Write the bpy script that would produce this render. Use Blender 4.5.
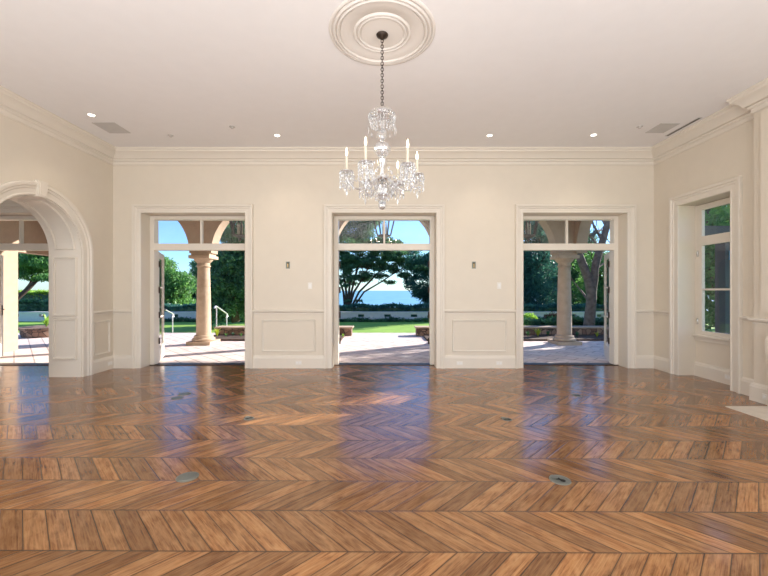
import bpy, bmesh, math, random
from mathutils import Vector, Matrix
import numpy as np
R = math.radians
PI = math.pi
for o in list(bpy.data.objects): bpy.data.objects.remove(o)
SC = bpy.context.scene
COL = SC.collection

# ------------------------------------------------------------------ camera, world, sun, exposure
cam = bpy.data.objects.new('camera', bpy.data.cameras.new('camera'))
COL.objects.link(cam)
cam.location = (0, 0, 1.45)
cam.rotation_euler = (R(90), 0, 0)
cam.data.sensor_width = 36
cam.data.lens = 370 / 768 * 36
cam.data.shift_y = 2 / 768
cam.data.clip_end = 30000
cam.data.clip_start = 0.05
SC.camera = cam

SUN_AZ = Vector((0.85, 0.52, 0)).normalized()
SUN_EL = R(24)
world = bpy.data.worlds.new('world'); SC.world = world
world.use_nodes = True
wn = world.node_tree; wn.nodes.clear()
sky = wn.nodes.new('ShaderNodeTexSky')
sky.sky_type = 'NISHITA'; sky.sun_disc = False
sky.sun_elevation = R(32); sky.sun_rotation = math.atan2(SUN_AZ.x, SUN_AZ.y)
sky.air_density = 1.0; sky.dust_density = 0.3; sky.ozone_density = 4.0
bg = wn.nodes.new('ShaderNodeBackground'); bg.inputs['Strength'].default_value = 0.24
wo = wn.nodes.new('ShaderNodeOutputWorld')
tint = wn.nodes.new('ShaderNodeMix'); tint.data_type = 'RGBA'; tint.blend_type = 'MULTIPLY'; tint.inputs[0].default_value = 1
tint.inputs[7].default_value = (.70, .90, 1.10, 1)
wn.links.new(sky.outputs[0], tint.inputs[6]); wn.links.new(tint.outputs[2], bg.inputs[0]); wn.links.new(bg.outputs[0], wo.inputs[0])

def light(name, typ, loc, energy, color, rot=(0, 0, 0), **kw):
    l = bpy.data.lights.new(name, typ); l.energy = energy; l.color = color
    for k, v in kw.items(): setattr(l, k, v)
    o = bpy.data.objects.new(name, l); COL.objects.link(o)
    o.location = loc; o.rotation_euler = rot
    return o
sd = -(SUN_AZ * math.cos(SUN_EL) + Vector((0, 0, math.sin(SUN_EL))))
sun = light('sun', 'SUN', (20, 20, 20), 11.5, (1.0, 0.93, 0.86), angle=R(0.6))
sun.rotation_euler = sd.to_track_quat('-Z', 'Y').to_euler()
# added fill lights standing in for daylight from unseen windows behind the camera
for wx in (-3.3, 0.0, 3.3):
    light('added_fill_light', 'AREA', (wx, -3.9, 1.9), 112, (.95, 0.975, 1.0), (R(90), 0, 0), shape='RECTANGLE', size=2.2, size_y=3.0)
for sx in (-1, 1):
    light('added_fill_light', 'AREA', (sx * 4.8, -.9, 1.9), 62, (.95, .975, 1.0), (R(90), 0, R(90) * sx), shape='RECTANGLE', size=2.4, size_y=2.8)  # added fill to brighten the side walls, no windows stand here
light('ceiling_fill_light', 'AREA', (0, -.9, .35), 340, (.90, .96, 1.0), (R(180), 0, 0), shape='RECTANGLE', size=8.5, size_y=4.5)  # added upward fill light that brightens the ceiling
light('added_fill_light', 'AREA', (-8.5, -0.9, 1.7), 95, (.95, 0.97, 1.0), (R(90), 0, 0), shape='RECTANGLE', size=3, size_y=2.8)  # added fill for the adjoining room, no window behind it

vs = SC.view_settings
SC.display_settings.display_device = 'sRGB'
vs.view_transform = 'Standard'; vs.look = 'None'; vs.exposure = 0.0; vs.gamma = 1.0; vs.use_curve_mapping = False

# ------------------------------------------------------------------ materials
class NT:
    def __init__(s, name):
        s.m = bpy.data.materials.new(name); s.m.use_nodes = True
        s.t = s.m.node_tree; s.t.nodes.clear()
        s.out = s.n('ShaderNodeOutputMaterial')
        s.b = s.n('ShaderNodeBsdfPrincipled'); s.t.links.new(s.b.outputs[0], s.out.inputs[0])
    def n(s, k, **kw):
        x = s.t.nodes.new(k)
        for a, b in kw.items(): setattr(x, a, b)
        return x
    def put(s, sock, v):
        if v is None: return
        if isinstance(v, bpy.types.NodeSocket): s.t.links.new(v, sock)
        else: sock.default_value = v
    def math(s, op, a, b=None, c=None, clamp=False):
        x = s.n('ShaderNodeMath', operation=op, use_clamp=clamp)
        for i, v in enumerate((a, b, c)): s.put(x.inputs[i], v)
        return x.outputs[0]
    def mix(s, f, a, b, blend='MIX'):
        x = s.n('ShaderNodeMix', data_type='RGBA', blend_type=blend)
        s.put(x.inputs[0], f); s.put(x.inputs[6], a); s.put(x.inputs[7], b)
        return x.outputs[2]
    def coord(s, kind='Object'):
        return s.n('ShaderNodeTexCoord').outputs[kind]
    def pos(s):
        return s.n('ShaderNodeNewGeometry').outputs['Position']
    def noise(s, vec, scale, detail=3, rough=.55, dist=0.0):
        x = s.n('ShaderNodeTexNoise'); s.put(x.inputs['Vector'], vec)
        x.inputs['Scale'].default_value = scale; x.inputs['Detail'].default_value = detail
        x.inputs['Roughness'].default_value = rough; x.inputs['Distortion'].default_value = dist
        return x.outputs[0]
    def ramp(s, f, stops):
        x = s.n('ShaderNodeValToRGB'); s.put(x.inputs[0], f)
        e = x.color_ramp.elements
        while len(e) < len(stops): e.new(0.5)
        for i, (p, c) in enumerate(stops):
            e[i].position = p; e[i].color = c if len(c) == 4 else (*c, 1)
        return x.outputs[0]
    def bump(s, h, strength=.2, dist=.01):
        x = s.n('ShaderNodeBump'); x.inputs['Strength'].default_value = strength; x.inputs['Distance'].default_value = dist
        s.put(x.inputs['Height'], h); s.t.links.new(x.outputs[0], s.b.inputs['Normal'])

def c4(c): return (c[0], c[1], c[2], 1)
def plain(name, col, rough=.5, metal=0.0, var=.06, scale=6, bump=0.0, bscale=60, spec=.5):
    t = NT(name)
    v = t.noise(t.coord(), scale, 3)
    lo = tuple(x * (1 - var) for x in col); hi = tuple(min(1, x * (1 + var)) for x in col)
    t.put(t.b.inputs['Base Color'], t.ramp(v, [(0.3, lo), (0.7, hi)]))
    t.b.inputs['Roughness'].default_value = rough; t.b.inputs['Metallic'].default_value = metal
    t.b.inputs['Specular IOR Level'].default_value = spec
    if bump: t.bump(t.noise(t.coord(), bscale, 2), bump, .005)
    return t.m
def emit(name, col, strength):
    t = NT(name)
    t.b.inputs['Base Color'].default_value = c4(col)
    t.b.inputs['Emission Color'].default_value = c4(col); t.b.inputs['Emission Strength'].default_value = strength
    return t.m
def pane_mat(name, tint=(1, 1, 1), refl=1.0):
    t = NT(name)
    tr = t.n('ShaderNodeBsdfTransparent'); tr.inputs[0].default_value = c4(tint)
    gl = t.n('ShaderNodeBsdfGlossy'); gl.inputs['Roughness'].default_value = .02
    fr = t.n('ShaderNodeLayerWeight'); fr.inputs[0].default_value = .5
    mx = t.n('ShaderNodeMixShader')
    t.put(mx.inputs[0], t.math('MULTIPLY_ADD', t.math('POWER', fr.outputs['Facing'], 5.0), .9, .035 * refl))
    t.t.links.new(tr.outputs[0], mx.inputs[1]); t.t.links.new(gl.outputs[0], mx.inputs[2])
    t.t.links.new(mx.outputs[0], t.out.inputs[0])
    return t.m
def crystal_mat(name):
    t = NT(name)
    gl = t.n('ShaderNodeBsdfGlossy'); gl.inputs['Roughness'].default_value = .06; gl.inputs[0].default_value = (1, 1, 1, 1)
    tr = t.n('ShaderNodeBsdfTransparent'); tr.inputs[0].default_value = (.80, .81, .83, 1)
    df = t.n('ShaderNodeBsdfTranslucent'); df.inputs[0].default_value = (.95, .95, .95, 1)
    d2 = t.n('ShaderNodeBsdfDiffuse'); d2.inputs[0].default_value = (.9, .9, .9, 1)
    lw = t.n('ShaderNodeLayerWeight'); lw.inputs[0].default_value = .45
    m0 = t.n('ShaderNodeMixShader'); m0.inputs[0].default_value = .5
    t.t.links.new(df.outputs[0], m0.inputs[1]); t.t.links.new(d2.outputs[0], m0.inputs[2])
    m1 = t.n('ShaderNodeMixShader'); m1.inputs[0].default_value = .16
    t.t.links.new(tr.outputs[0], m1.inputs[1]); t.t.links.new(m0.outputs[0], m1.inputs[2])
    m2 = t.n('ShaderNodeMixShader'); t.put(m2.inputs[0], t.math('MULTIPLY_ADD', lw.outputs['Facing'], .7, .15))
    t.t.links.new(m1.outputs[0], m2.inputs[1]); t.t.links.new(gl.outputs[0], m2.inputs[2])
    t.t.links.new(m2.outputs[0], t.out.inputs[0])
    return t.m

def chevron_floor():
    t = NT('chevron_oak')
    mp = t.n('ShaderNodeMapping'); mp.inputs['Rotation'].default_value = (0, 0, R(0.35))
    t.t.links.new(t.pos(), mp.inputs[0])
    sp = t.n('ShaderNodeSeparateXYZ'); t.t.links.new(mp.outputs[0], sp.inputs[0])
    X, Y = sp.outputs[0], sp.outputs[1]
    ROW, PW = .3805, .151
    r = t.math('DIVIDE', t.math('SUBTRACT', Y, 2.048), ROW)
    row = t.math('FLOOR', r); fr = t.math('FRACT', r)
    odd = t.math('FLOORED_MODULO', row, 2.0)
    even = t.math('SUBTRACT', 1.0, odd)
    s = t.math('ADD', t.math('MULTIPLY', fr, even), t.math('MULTIPLY', t.math('SUBTRACT', 1.0, fr), odd))
    u = t.math('ADD', X, t.math('MULTIPLY_ADD', s, ROW, 2.022))
    q = t.math('DIVIDE', u, PW)
    pid = t.math('FLOOR', q); pf = t.math('FRACT', q)
    # gaps
    d1 = t.math('MULTIPLY', t.math('MINIMUM', pf, t.math('SUBTRACT', 1.0, pf)), PW * .707)
    d2 = t.math('MULTIPLY', t.math('MINIMUM', fr, t.math('SUBTRACT', 1.0, fr)), ROW)
    d = t.math('MINIMUM', d1, t.math('MULTIPLY', d2, .8))
    gap = t.math('SUBTRACT', 1.0, t.math('DIVIDE', d, .0038), clamp=True)
    edge = t.math('SUBTRACT', 1.0, t.math('DIVIDE', d, .010), clamp=True)
    cid = t.n('ShaderNodeCombineXYZ'); t.put(cid.inputs[0], pid); t.put(cid.inputs[1], row)
    wnz = t.n('ShaderNodeTexWhiteNoise', noise_dimensions='3D'); t.t.links.new(cid.outputs[0], wnz.inputs[0])
    rnd = wnz.outputs[0]
    sg = t.math('SUBTRACT', t.math('MULTIPLY', odd, 2.0), 1.0)
    along = t.math('ADD', Y, t.math('MULTIPLY', X, sg))
    gv = t.n('ShaderNodeCombineXYZ')
    t.put(gv.inputs[0], t.math('MULTIPLY', along, 1.6)); t.put(gv.inputs[1], t.math('MULTIPLY', u, 38.0))
    t.put(gv.inputs[2], t.math('MULTIPLY', rnd, 40.0))
    grain = t.noise(gv.outputs[0], 1.6, 5, .65, .8)
    gv2 = t.n('ShaderNodeCombineXYZ')
    t.put(gv2.inputs[0], t.math('MULTIPLY', along, 3.0)); t.put(gv2.inputs[1], t.math('MULTIPLY', u, 10.0))
    t.put(gv2.inputs[2], t.math('MULTIPLY', rnd, 17.0))
    blot = t.noise(gv2.outputs[0], 1.5, 3, .6, .4)
    base = t.ramp(grain, [(0.28, (.052, .019, .006)), (0.42, (.165, .066, .022)), (0.55, (.262, .117, .042)), (0.72, (.40, .202, .084))])
    base = t.mix(t.math('MULTIPLY', t.math('SUBTRACT', blot, .38, clamp=True), 2.2, clamp=True), base, (.40, .215, .095, 1))
    tone = t.ramp(rnd, [(0, (.66, .62, .58)), (.5, (.98, .98, .98)), (1, (1.34, 1.28, 1.18))])
    base = t.mix(1.0, base, tone, 'MULTIPLY')
    # knots
    kv = t.n('ShaderNodeTexVoronoi'); kv.inputs['Scale'].default_value = 1.7
    t.t.links.new(mp.outputs[0], kv.inputs[0])
    kd = t.math('ADD', kv.outputs['Distance'], t.math('MULTIPLY', t.noise(mp.outputs[0], 30, 3), .03))
    knot = t.math('SUBTRACT', 1.0, t.math('DIVIDE', t.math('SUBTRACT', kd, .022), .03), clamp=True)
    base = t.mix(t.math('MULTIPLY', knot, .75), base, (.03, .012, .005, 1))
    base = t.mix(t.math('MULTIPLY', edge, .42), base, (.07, .03, .012, 1))
    base = t.mix(t.math('MULTIPLY', gap, .9), base, (.018, .008, .004, 1))
    t.put(t.b.inputs['Base Color'], base)
    rg = t.math('ADD', t.math('MULTIPLY', t.noise(mp.outputs[0], 3.0, 3), .12), t.math('MULTIPLY', rnd, .06))
    t.put(t.b.inputs['Roughness'], t.math('ADD', rg, .10))
    t.b.inputs['Specular IOR Level'].default_value = .55
    t.b.inputs['Coat Weight'].default_value = .16; t.b.inputs['Coat Roughness'].default_value = .10
    h = t.math('ADD', t.math('MULTIPLY', edge, -1.0), t.math('ADD', t.math('MULTIPLY', grain, .22), t.math('MULTIPLY', rnd, .25)))
    h = t.math('ADD', h, t.math('MULTIPLY', t.noise(mp.outputs[0], 9, 2), .6))
    t.bump(h, .32, .0022)
    return t.m
def paver_mat():
    t = NT('stone_pavers')
    mp = t.n('ShaderNodeMapping'); mp.inputs['Rotation'].default_value = (0, 0, R(45))
    t.t.links.new(t.pos(), mp.inputs[0])
    br = t.n('ShaderNodeTexBrick'); t.t.links.new(mp.outputs[0], br.inputs[0])
    br.inputs['Scale'].default_value = 1.0; br.inputs['Mortar Size'].default_value = .012
    br.inputs['Brick Width'].default_value = .6; br.inputs['Row Height'].default_value = .3
    br.inputs['Color1'].default_value = (.74, .60, .54, 1); br.inputs['Color2'].default_value = (.85, .74, .67, 1)
    br.inputs['Mortar'].default_value = (.42, .33, .30, 1)
    n = t.noise(mp.outputs[0], 4, 4)
    t.put(t.b.inputs['Base Color'], t.mix(1.0, br.outputs[0], t.ramp(n, [(.3, (.8, .78, .76)), (.7, (1.1, 1.1, 1.1))]), 'MULTIPLY'))
    t.b.inputs['Roughness'].default_value = .7
    return t.m
def rubble_mat():
    t = NT('rubble_stone')
    v = t.n('ShaderNodeTexVoronoi'); v.inputs['Scale'].default_value = 6; t.t.links.new(t.pos(), v.inputs[0])
    v2 = t.n('ShaderNodeTexVoronoi', feature='DISTANCE_TO_EDGE'); v2.inputs['Scale'].default_value = 6; t.t.links.new(t.pos(), v2.inputs[0])
    sp = t.n('ShaderNodeSeparateColor'); t.t.links.new(v.outputs['Color'], sp.inputs[0])
    c = t.ramp(sp.outputs[0], [(0, (.14, .085, .06)), (.5, (.27, .16, .11)), (1, (.42, .29, .21))])
    t.put(t.b.inputs['Base Color'], t.mix(t.math('LESS_THAN', v2.outputs['Distance'], .05), c, (.08, .06, .05, 1)))
    t.b.inputs['Roughness'].default_value = .9
    return t.m
def leaf_mat(name, a, b):
    t = NT(name)
    oi = t.noise(t.coord(), 2.3, 3)
    t.put(t.b.inputs['Base Color'], t.ramp(oi, [(.35, a), (.65, b)]))
    t.b.inputs['Roughness'].default_value = .45
    t.b.inputs['Specular IOR Level'].default_value = .4
    tl = t.n('ShaderNodeBsdfTranslucent'); t.put(tl.inputs[0], t.mix(1.0, t.ramp(oi, [(.35, a), (.65, b)]), (1.5, 1.5, 1.1, 1), 'MULTIPLY'))
    mx = t.n('ShaderNodeMixShader'); mx.inputs[0].default_value = .42
    t.t.links.new(t.b.outputs[0], mx.inputs[1]); t.t.links.new(tl.outputs[0], mx.inputs[2]); t.t.links.new(mx.outputs[0], t.out.inputs[0])
    return t.m
def grass_mat():
    t = NT('lawn_grass')
    n = t.noise(t.pos(), 1.2, 4); n2 = t.noise(t.pos(), 40, 2)
    c = t.ramp(n, [(.3, (.22, .42, .05)), (.7, (.34, .56, .08))])
    t.put(t.b.inputs['Base Color'], t.mix(t.math('MULTIPLY', n2, .5), c, (.08, .16, .02, 1)))
    t.b.inputs['Roughness'].default_value = .9
    return t.m
def sea_mat():
    t = NT('sea_water')
    n = t.noise(t.pos(), .02, 3)
    t.put(t.b.inputs['Base Color'], t.ramp(n, [(.3, (.12, .32, .46)), (.7, (.19, .42, .56))]))
    t.b.inputs['Roughness'].default_value = .45
    return t.m
def stone_mat():
    t = NT('cast_stone')
    n = t.noise(t.pos(), 5, 5, .6); n2 = t.noise(t.pos(), 1.5, 2)
    c = t.ramp(n, [(.3, (.34, .24, .165)), (.7, (.56, .44, .33))])
    t.put(t.b.inputs['Base Color'], t.mix(n2, c, (.60, .44, .30, 1)))
    t.b.inputs['Roughness'].default_value = .85
    t.bump(n, .3, .01)
    return t.m

M = dict(
    wall=plain('wall_paint', (.715, .640, .535), .55, var=.012, bump=.03, bscale=200),
    trim=plain('trim_paint', (.740, .675, .585), .38, var=.01),
    ceil=plain('ceiling_paint', (.86, .84, .84), .6, var=.01),
    plaster=plain('medallion_plaster', (.76, .71, .66), .6, var=.01),
    floor=chevron_floor(), paver=paver_mat(), rubble=rubble_mat(), stone=stone_mat(),
    stucco=plain('tan_stucco', (.44, .325, .235), .9, var=.06, bump=.2),
    bronze=plain('oil_bronze', (.045, .030, .022), .4, metal=.6),
    brass=plain('aged_brass', (.42, .30, .16), .35, metal=1),
    chrome=plain('polished_metal', (.70, .70, .70), .2, metal=1),
    nickel=plain('dull_nickel', (.24, .25, .22), .45, metal=.7),
    black=plain('black_recess', (.006, .006, .006), .8),
    plate=plain('white_plate', (.80, .76, .70), .35, var=.01),
    white=plain('white_enamel', (.85, .83, .80), .3, var=.01),
    grille=plain('ceiling_grille', (.58, .55, .52), .6, var=.02),
    lens=emit('lamp_lens', (1, .93, .82), 7.0),
    flame=emit('lit_bulb', (1, .84, .60), 9.0),
    candle=plain('candle_sleeve', (.62, .57, .46), .5, var=.01),
    pane=pane_mat('window_glass'), crystal=crystal_mat('cut_crystal'),
    marble=plain('cream_marble', (.70, .62, .52), .25, var=.08),
    iron=plain('lantern_iron', (.05, .05, .05), .5, metal=.4),
    grass=grass_mat(), sea=sea_mat(), soil=plain('mulch', (.085, .05, .032), .95, var=.4, scale=20),
    bark=plain('grey_bark', (.17, .135, .11), .9, var=.35, scale=9, bump=.6, bscale=14),
    darkbark=plain('dark_bark', (.09, .065, .05), .9, var=.3, scale=9),
    leafdark=leaf_mat('dark_needles', (.035, .10, .065), (.12, .26, .13)),
    leafteal=leaf_mat('blue_green_needles', (.025, .10, .10), (.08, .22, .18)),
    leafmid=leaf_mat('mid_leaves', (.07, .20, .07), (.19, .38, .12)),
    leaflight=leaf_mat('light_leaves', (.20, .38, .06), (.42, .60, .12)),
    yellow=leaf_mat('yellow_leaves', (.32, .42, .05), (.55, .55, .08)),
    paleplaster=plain('garden_wall_plaster', (.66, .66, .66), .85, var=.05),
    rail=plain('handrail_metal', (.62, .63, .64), .35, metal=.5),
    blue=plain('blue_patch', (.08, .35, .62), .5),
    darkgrey=plain('dark_grey_stucco', (.10, .10, .11), .8),
)

# ------------------------------------------------------------------ helpers
def wloc(p):
    v = Vector((0, 0, 0))
    while p is not None: v += p.location; p = p.parent
    return v
def obj(name, bm, m, parent=None, local=False, smooth=None, kind=None, label=None):
    bmesh.ops.recalc_face_normals(bm, faces=bm.faces) if len(bm.faces) < 20000 else None
    me = bpy.data.meshes.new(name); 
    if parent is not None and not local: bmesh.ops.translate(bm, vec=-wloc(parent), verts=bm.verts)
    bm.to_mesh(me); bm.free()
    me.materials.append(M[m] if isinstance(m, str) else m)
    if smooth:
        me.polygons.foreach_set('use_smooth', [True] * len(me.polygons))
        try: me.set_sharp_from_angle(angle=R(smooth))
        except Exception: pass
    o = bpy.data.objects.new(name, me); COL.objects.link(o)
    if parent is not None: o.parent = parent
    if kind: o['kind'] = kind
    if label: o['label'] = label
    return o
def tag(o, label, cat, group=None):
    o['label'] = label; o['category'] = cat
    if group: o['group'] = group
    return o
def empty(name, loc, kind=None):
    o = bpy.data.objects.new(name, None); COL.objects.link(o); o.location = loc; o.empty_display_size = .1
    if kind: o['kind'] = kind
    return o
def thing(name, label, cat, loc, group=None):
    return tag(empty(name, loc), label, cat, group)
def box(bm, x0, x1, y0, y1, z0, z1, bev=0):
    vs_ = [bm.verts.new(p) for p in ((x0, y0, z0), (x1, y0, z0), (x1, y1, z0), (x0, y1, z0), (x0, y0, z1), (x1, y0, z1), (x1, y1, z1), (x0, y1, z1))]
    fs = [bm.faces.new([vs_[i] for i in f]) for f in ((0, 3, 2, 1), (4, 5, 6, 7), (0, 1, 5, 4), (1, 2, 6, 5), (2, 3, 7, 6), (3, 0, 4, 7))]
    if bev:
        es = list({e for f in fs for e in f.edges})
        bmesh.ops.bevel(bm, geom=es, offset=bev, segments=2, affect='EDGES', profile=.5)
    return bm
def B(*a, **k): return box(bmesh.new(), *a, **k)
def lathe(bm, prof, c, seg=32, axis='Z', cap=True):
    rings = []
    for r, z in prof:
        ring = []
        for i in range(seg):
            a = 2 * PI * i / seg
            if axis == 'Z': p = (c[0] + r * math.cos(a), c[1] + r * math.sin(a), c[2] + z)
            elif axis == 'Y': p = (c[0] + r * math.cos(a), c[1] + z, c[2] + r * math.sin(a))
            else: p = (c[0] + z, c[1] + r * math.cos(a), c[2] + r * math.sin(a))
            ring.append(bm.verts.new(p))
        rings.append(ring)
    for a, b in zip(rings, rings[1:]):
        for i in range(seg):
            bm.faces.new((a[i], a[(i + 1) % seg], b[(i + 1) % seg], b[i]))
    if cap:
        bm.faces.new(rings[0]); bm.faces.new(rings[-1])
    return bm
def tube(bm, pts, rad, seg=8, cap=True):
    pts = [Vector(p) for p in pts]
    if not hasattr(rad, '__len__'): rad = [rad] * len(pts)
    rings = []; prev = None
    for i, p in enumerate(pts):
        d = (pts[min(i + 1, len(pts) - 1)] - pts[max(i - 1, 0)]).normalized()
        if prev is None:
            ref = Vector((0, 0, 1)) if abs(d.z) < .9 else Vector((1, 0, 0))
            a = d.cross(ref).normalized()
        else:
            a = (prev - d * prev.dot(d)).normalized()
        prev = a; b = d.cross(a)
        rings.append([bm.verts.new(p + (a * math.cos(2 * PI * k / seg) + b * math.sin(2 * PI * k / seg)) * rad[i]) for k in range(seg)])
    for a, b in zip(rings, rings[1:]):
        for k in range(seg): bm.faces.new((a[k], a[(k + 1) % seg], b[(k + 1) % seg], b[k]))
    if cap: bm.faces.new(rings[0]); bm.faces.new(list(reversed(rings[-1])))
    return bm
def sweep(bm, path, n, prof, closed=False):
    """profile (a,b): a sideways (n x dir), b along n"""
    path = [Vector(p) for p in path]; n = Vector(n).normalized(); N = len(path)
    rings = []
    for i in range(N):
        ds = []
        if closed or i > 0: ds.append((path[i] - path[i - 1]).normalized())
        if closed or i < N - 1: ds.append((path[(i + 1) % N] - path[i]).normalized())
        ss = [n.cross(d) for d in ds]
        if len(ss) == 2: m = (ss[0] + ss[1]) / (1 + ss[0].dot(ss[1]))
        else: m = ss[0]
        rings.append([bm.verts.new(path[i] + m * a + n * b) for a, b in prof])
    K = len(prof)
    rng = range(N) if closed else range(N - 1)
    for i in rng:
        A, C = rings[i], rings[(i + 1) % N]
        for k in range(K - 1):
            bm.faces.new((A[k], A[k + 1], C[k + 1], C[k]))
        bm.faces.new((A[K - 1], A[0], C[0], C[K - 1]))
    if not closed:
        bm.faces.new(rings[0]); bm.faces.new(rings[-1])
    return bm
def arcpts(c, r, a0, a1, n, plane='YZ', x=0):
    out = []
    for i in range(n + 1):
        a = a0 + (a1 - a0) * i / n
        if plane == 'YZ': out.append(Vector((x, c[0] + r * math.cos(a), c[1] + r * math.sin(a))))
        else: out.append(Vector((c[0] + r * math.cos(a), x, c[1] + r * math.sin(a))))
    return out
def arch_fill(bm, f, c, r, zs, ztop, d0, d1, n=28):
    """solid above a semicircle centred at along-coordinate c; f(u,d,z) maps to world"""
    top0 = []; top1 = []; lo0 = []; lo1 = []
    for i in range(n + 1):
        a = PI - PI * i / n
        u = c + r * math.cos(a); z = zs + r * math.sin(a)
        lo0.append(bm.verts.new(f(u, d0, z))); lo1.append(bm.verts.new(f(u, d1, z)))
        top0.append(bm.verts.new(f(u, d0, ztop))); top1.append(bm.verts.new(f(u, d1, ztop)))
    for i in range(n):
        bm.faces.new((lo0[i], lo0[i + 1], top0[i + 1], top0[i])); bm.faces.new((lo1[i], top1[i], top1[i + 1], lo1[i + 1]))
        bm.faces.new((lo0[i], lo1[i], lo1[i + 1], lo0[i + 1])); bm.faces.new((top0[i], top0[i + 1], top1[i + 1], top1[i]))
    return bm

# dimensions
YW, YD = 6.88, 7.25
XL, XR = -5.04, 5.02
H = 4.04
DOORS = [-3.545, 0.005, 3.55, -7.055]
HW, HT = .965, 2.88
YF = -4.0
XA = -12.0   # far side of adjoining room

# ------------------------------------------------------------------ shell
obj('floor', B(XA - .3, 5.6, YF - .2, 7.12, -.12, 0), 'floor', kind='structure')
obj('ceiling', B(XA - .3, 5.6, YF - .3, 7.3, H, H + .2), 'ceil', kind='structure')
bm = bmesh.new()
xs = sorted(DOORS); cur = XA - .3
for cx in xs:
    box(bm, cur, cx - HW, YW, 7.30, -.1, H); box(bm, cx - HW, cx + HW, YW, 7.30, HT, H); cur = cx + HW
box(bm, cur, 5.6, YW, 7.30, -.1, H)
obj('wall_back', bm, 'wall', kind='structure')
# left wall with arch
AC, AR, AS = 5.40, .77, 2.05
XLo = -5.57
bm = bmesh.new()
box(bm, XLo, XL, AC + AR, YW, -.1, H); box(bm, XLo, XL, YF, AC - AR, -.1, H)
arch_fill(bm, lambda u, d, z: (d, u, z), AC, AR, AS, H, XLo, XL, 40)
obj('wall_left', bm, 'wall', kind='structure')
# right wall with window recess
WY0, WY1 = 5.345, 6.29
bm = bmesh.new()
box(bm, XR, 5.42, WY1, YW, -.1, H); box(bm, XR, 5.42, YF, WY0, -.1, H); box(bm, XR, 5.42, WY0, WY1, HT, H)
box(bm, 5.30, 5.42, WY0, WY1, -.1, .67)
obj('wall_right', bm, 'wall', kind='structure')
# front wall behind the camera with window openings
bm = bmesh.new()
cur = XL
for cx in (-3.3, 0, 3.3):
    box(bm, cur, cx - 1.15, YF - .3, YF, -.1, H); box(bm, cx - 1.15, cx + 1.15, YF - .3, YF, 3.3, H); box(bm, cx - 1.15, cx + 1.15, YF - .3, YF, -.1, .2); cur = cx + 1.15
box(bm, cur, XR, YF - .3, YF, -.1, H)
obj('wall_front', bm, 'wall', kind='structure')
bm = B(XA - .3, XA, -1, YW, -.1, H); box(bm, XA, XLo, -1.3, -1, -.1, H)
obj('wall_adjoining', bm, 'wall', kind='structure')
# chimney breast
bm = B(4.86, XR, 1.2, 4.86, 0, H - .01); box(bm, 4.795, 4.86, 1.3, 4.71, 1.17, 3.72)
obj('wall_chimney', bm, 'wall', kind='structure')

CROWN = [(0, 0), (.19, 0), (.19, .03), (.172, .045), (.166, .07), (.128, .09), (.092, .13), (.072, .165), (.045, .175), (.042, .20), (.022, .215), (.02, .262), (.008, .275), (0, .275)]
def crown(name, path, closed=False):
    # path walked so that the room is on the n x d side, n = down
    return obj(name, sweep(bmesh.new(), path, (0, 0, -1), CROWN, closed), 'trim', smooth=35, kind='structure')
# n=(0,0,-1); n x d must point into the room
crown('trim_1', [(XL, YF, H), (XL, YW, H), (XR, YW, H), (XR, 4.86, H), (4.86, 4.86, H), (4.86, 1.2, H), (XR, 1.2, H), (XR, YF, H)])
crown('trim_2', [(XA, -1, H), (XA, YW, H), (XLo, YW, H), (XLo, -1, H)])

BASE = [(0, 0), (.032, 0), (.032, .185), (.026, .195), (.022, .215), (.010, .228), (.004, .238), (0, .238)]
RAIL = [(0, 1.005), (.012, 1.005), (.014, 1.03), (.040, 1.045), (.048, 1.068), (.040, 1.082), (0, 1.085)]
def run(prof, path, up=1):
    # n up: n x d = side; walk so that side points into room
    return sweep(bmesh.new(), path, (0, 0, 1), prof)
def multi(prof, paths):
    bm = bmesh.new()
    for p in paths: sweep(bm, p, (0, 0, 1), prof)
    return bm
CW = .15
z0 = 0.0
def seg_back(x0, x1): return [(x1, YW, z0), (x0, YW, z0)]     # d=-x, n x d = -y
backs = []
d3 = [DOORS[0], DOORS[1], DOORS[2]]
backs.append([(d3[0] - HW - CW, YW, 0), (XL, YW, 0), (XL, AC + AR + .19, 0)])
backs.append(seg_back(d3[0] + HW + CW, d3[1] - HW - CW)); backs.append(seg_back(d3[1] + HW + CW, d3[2] - HW - CW))
backs.append([(XR, 6.46, 0), (XR, YW, 0), (d3[2] + HW + CW, YW, 0)])
obj('baseboard_back', multi(BASE, backs), 'trim', smooth=30, kind='structure')
obj('trim_3', multi(RAIL, backs), 'trim', smooth=30, kind='structure')
rights = [[(4.86, 1.2, 0), (4.86, 4.86, 0), (XR, 4.86, 0), (XR, 5.185, 0)]]
obj('baseboard_right', multi(BASE, rights + [[(5.30, WY0, 0), (5.30, WY1, 0)]]), 'trim', smooth=30, kind='structure')
obj('trim_4', multi(RAIL, rights), 'trim', smooth=30, kind='structure')
lefts = [[(XL, AC - AR - .19, 0), (XL, YF, 0)]]
obj('baseboard_left', multi(BASE, lefts), 'trim', smooth=30, kind='structure')
obj('trim_5', multi(RAIL, lefts), 'trim', smooth=30, kind='structure')
adj = [[(XLo, YW, 0), (DOORS[3] + HW + CW, YW, 0)], [(DOORS[3] - HW - CW, YW, 0), (XA, YW, 0), (XA, -1, 0)]]
obj('baseboard_adjoining', multi(BASE, adj), 'trim', smooth=30, kind='structure')

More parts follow.
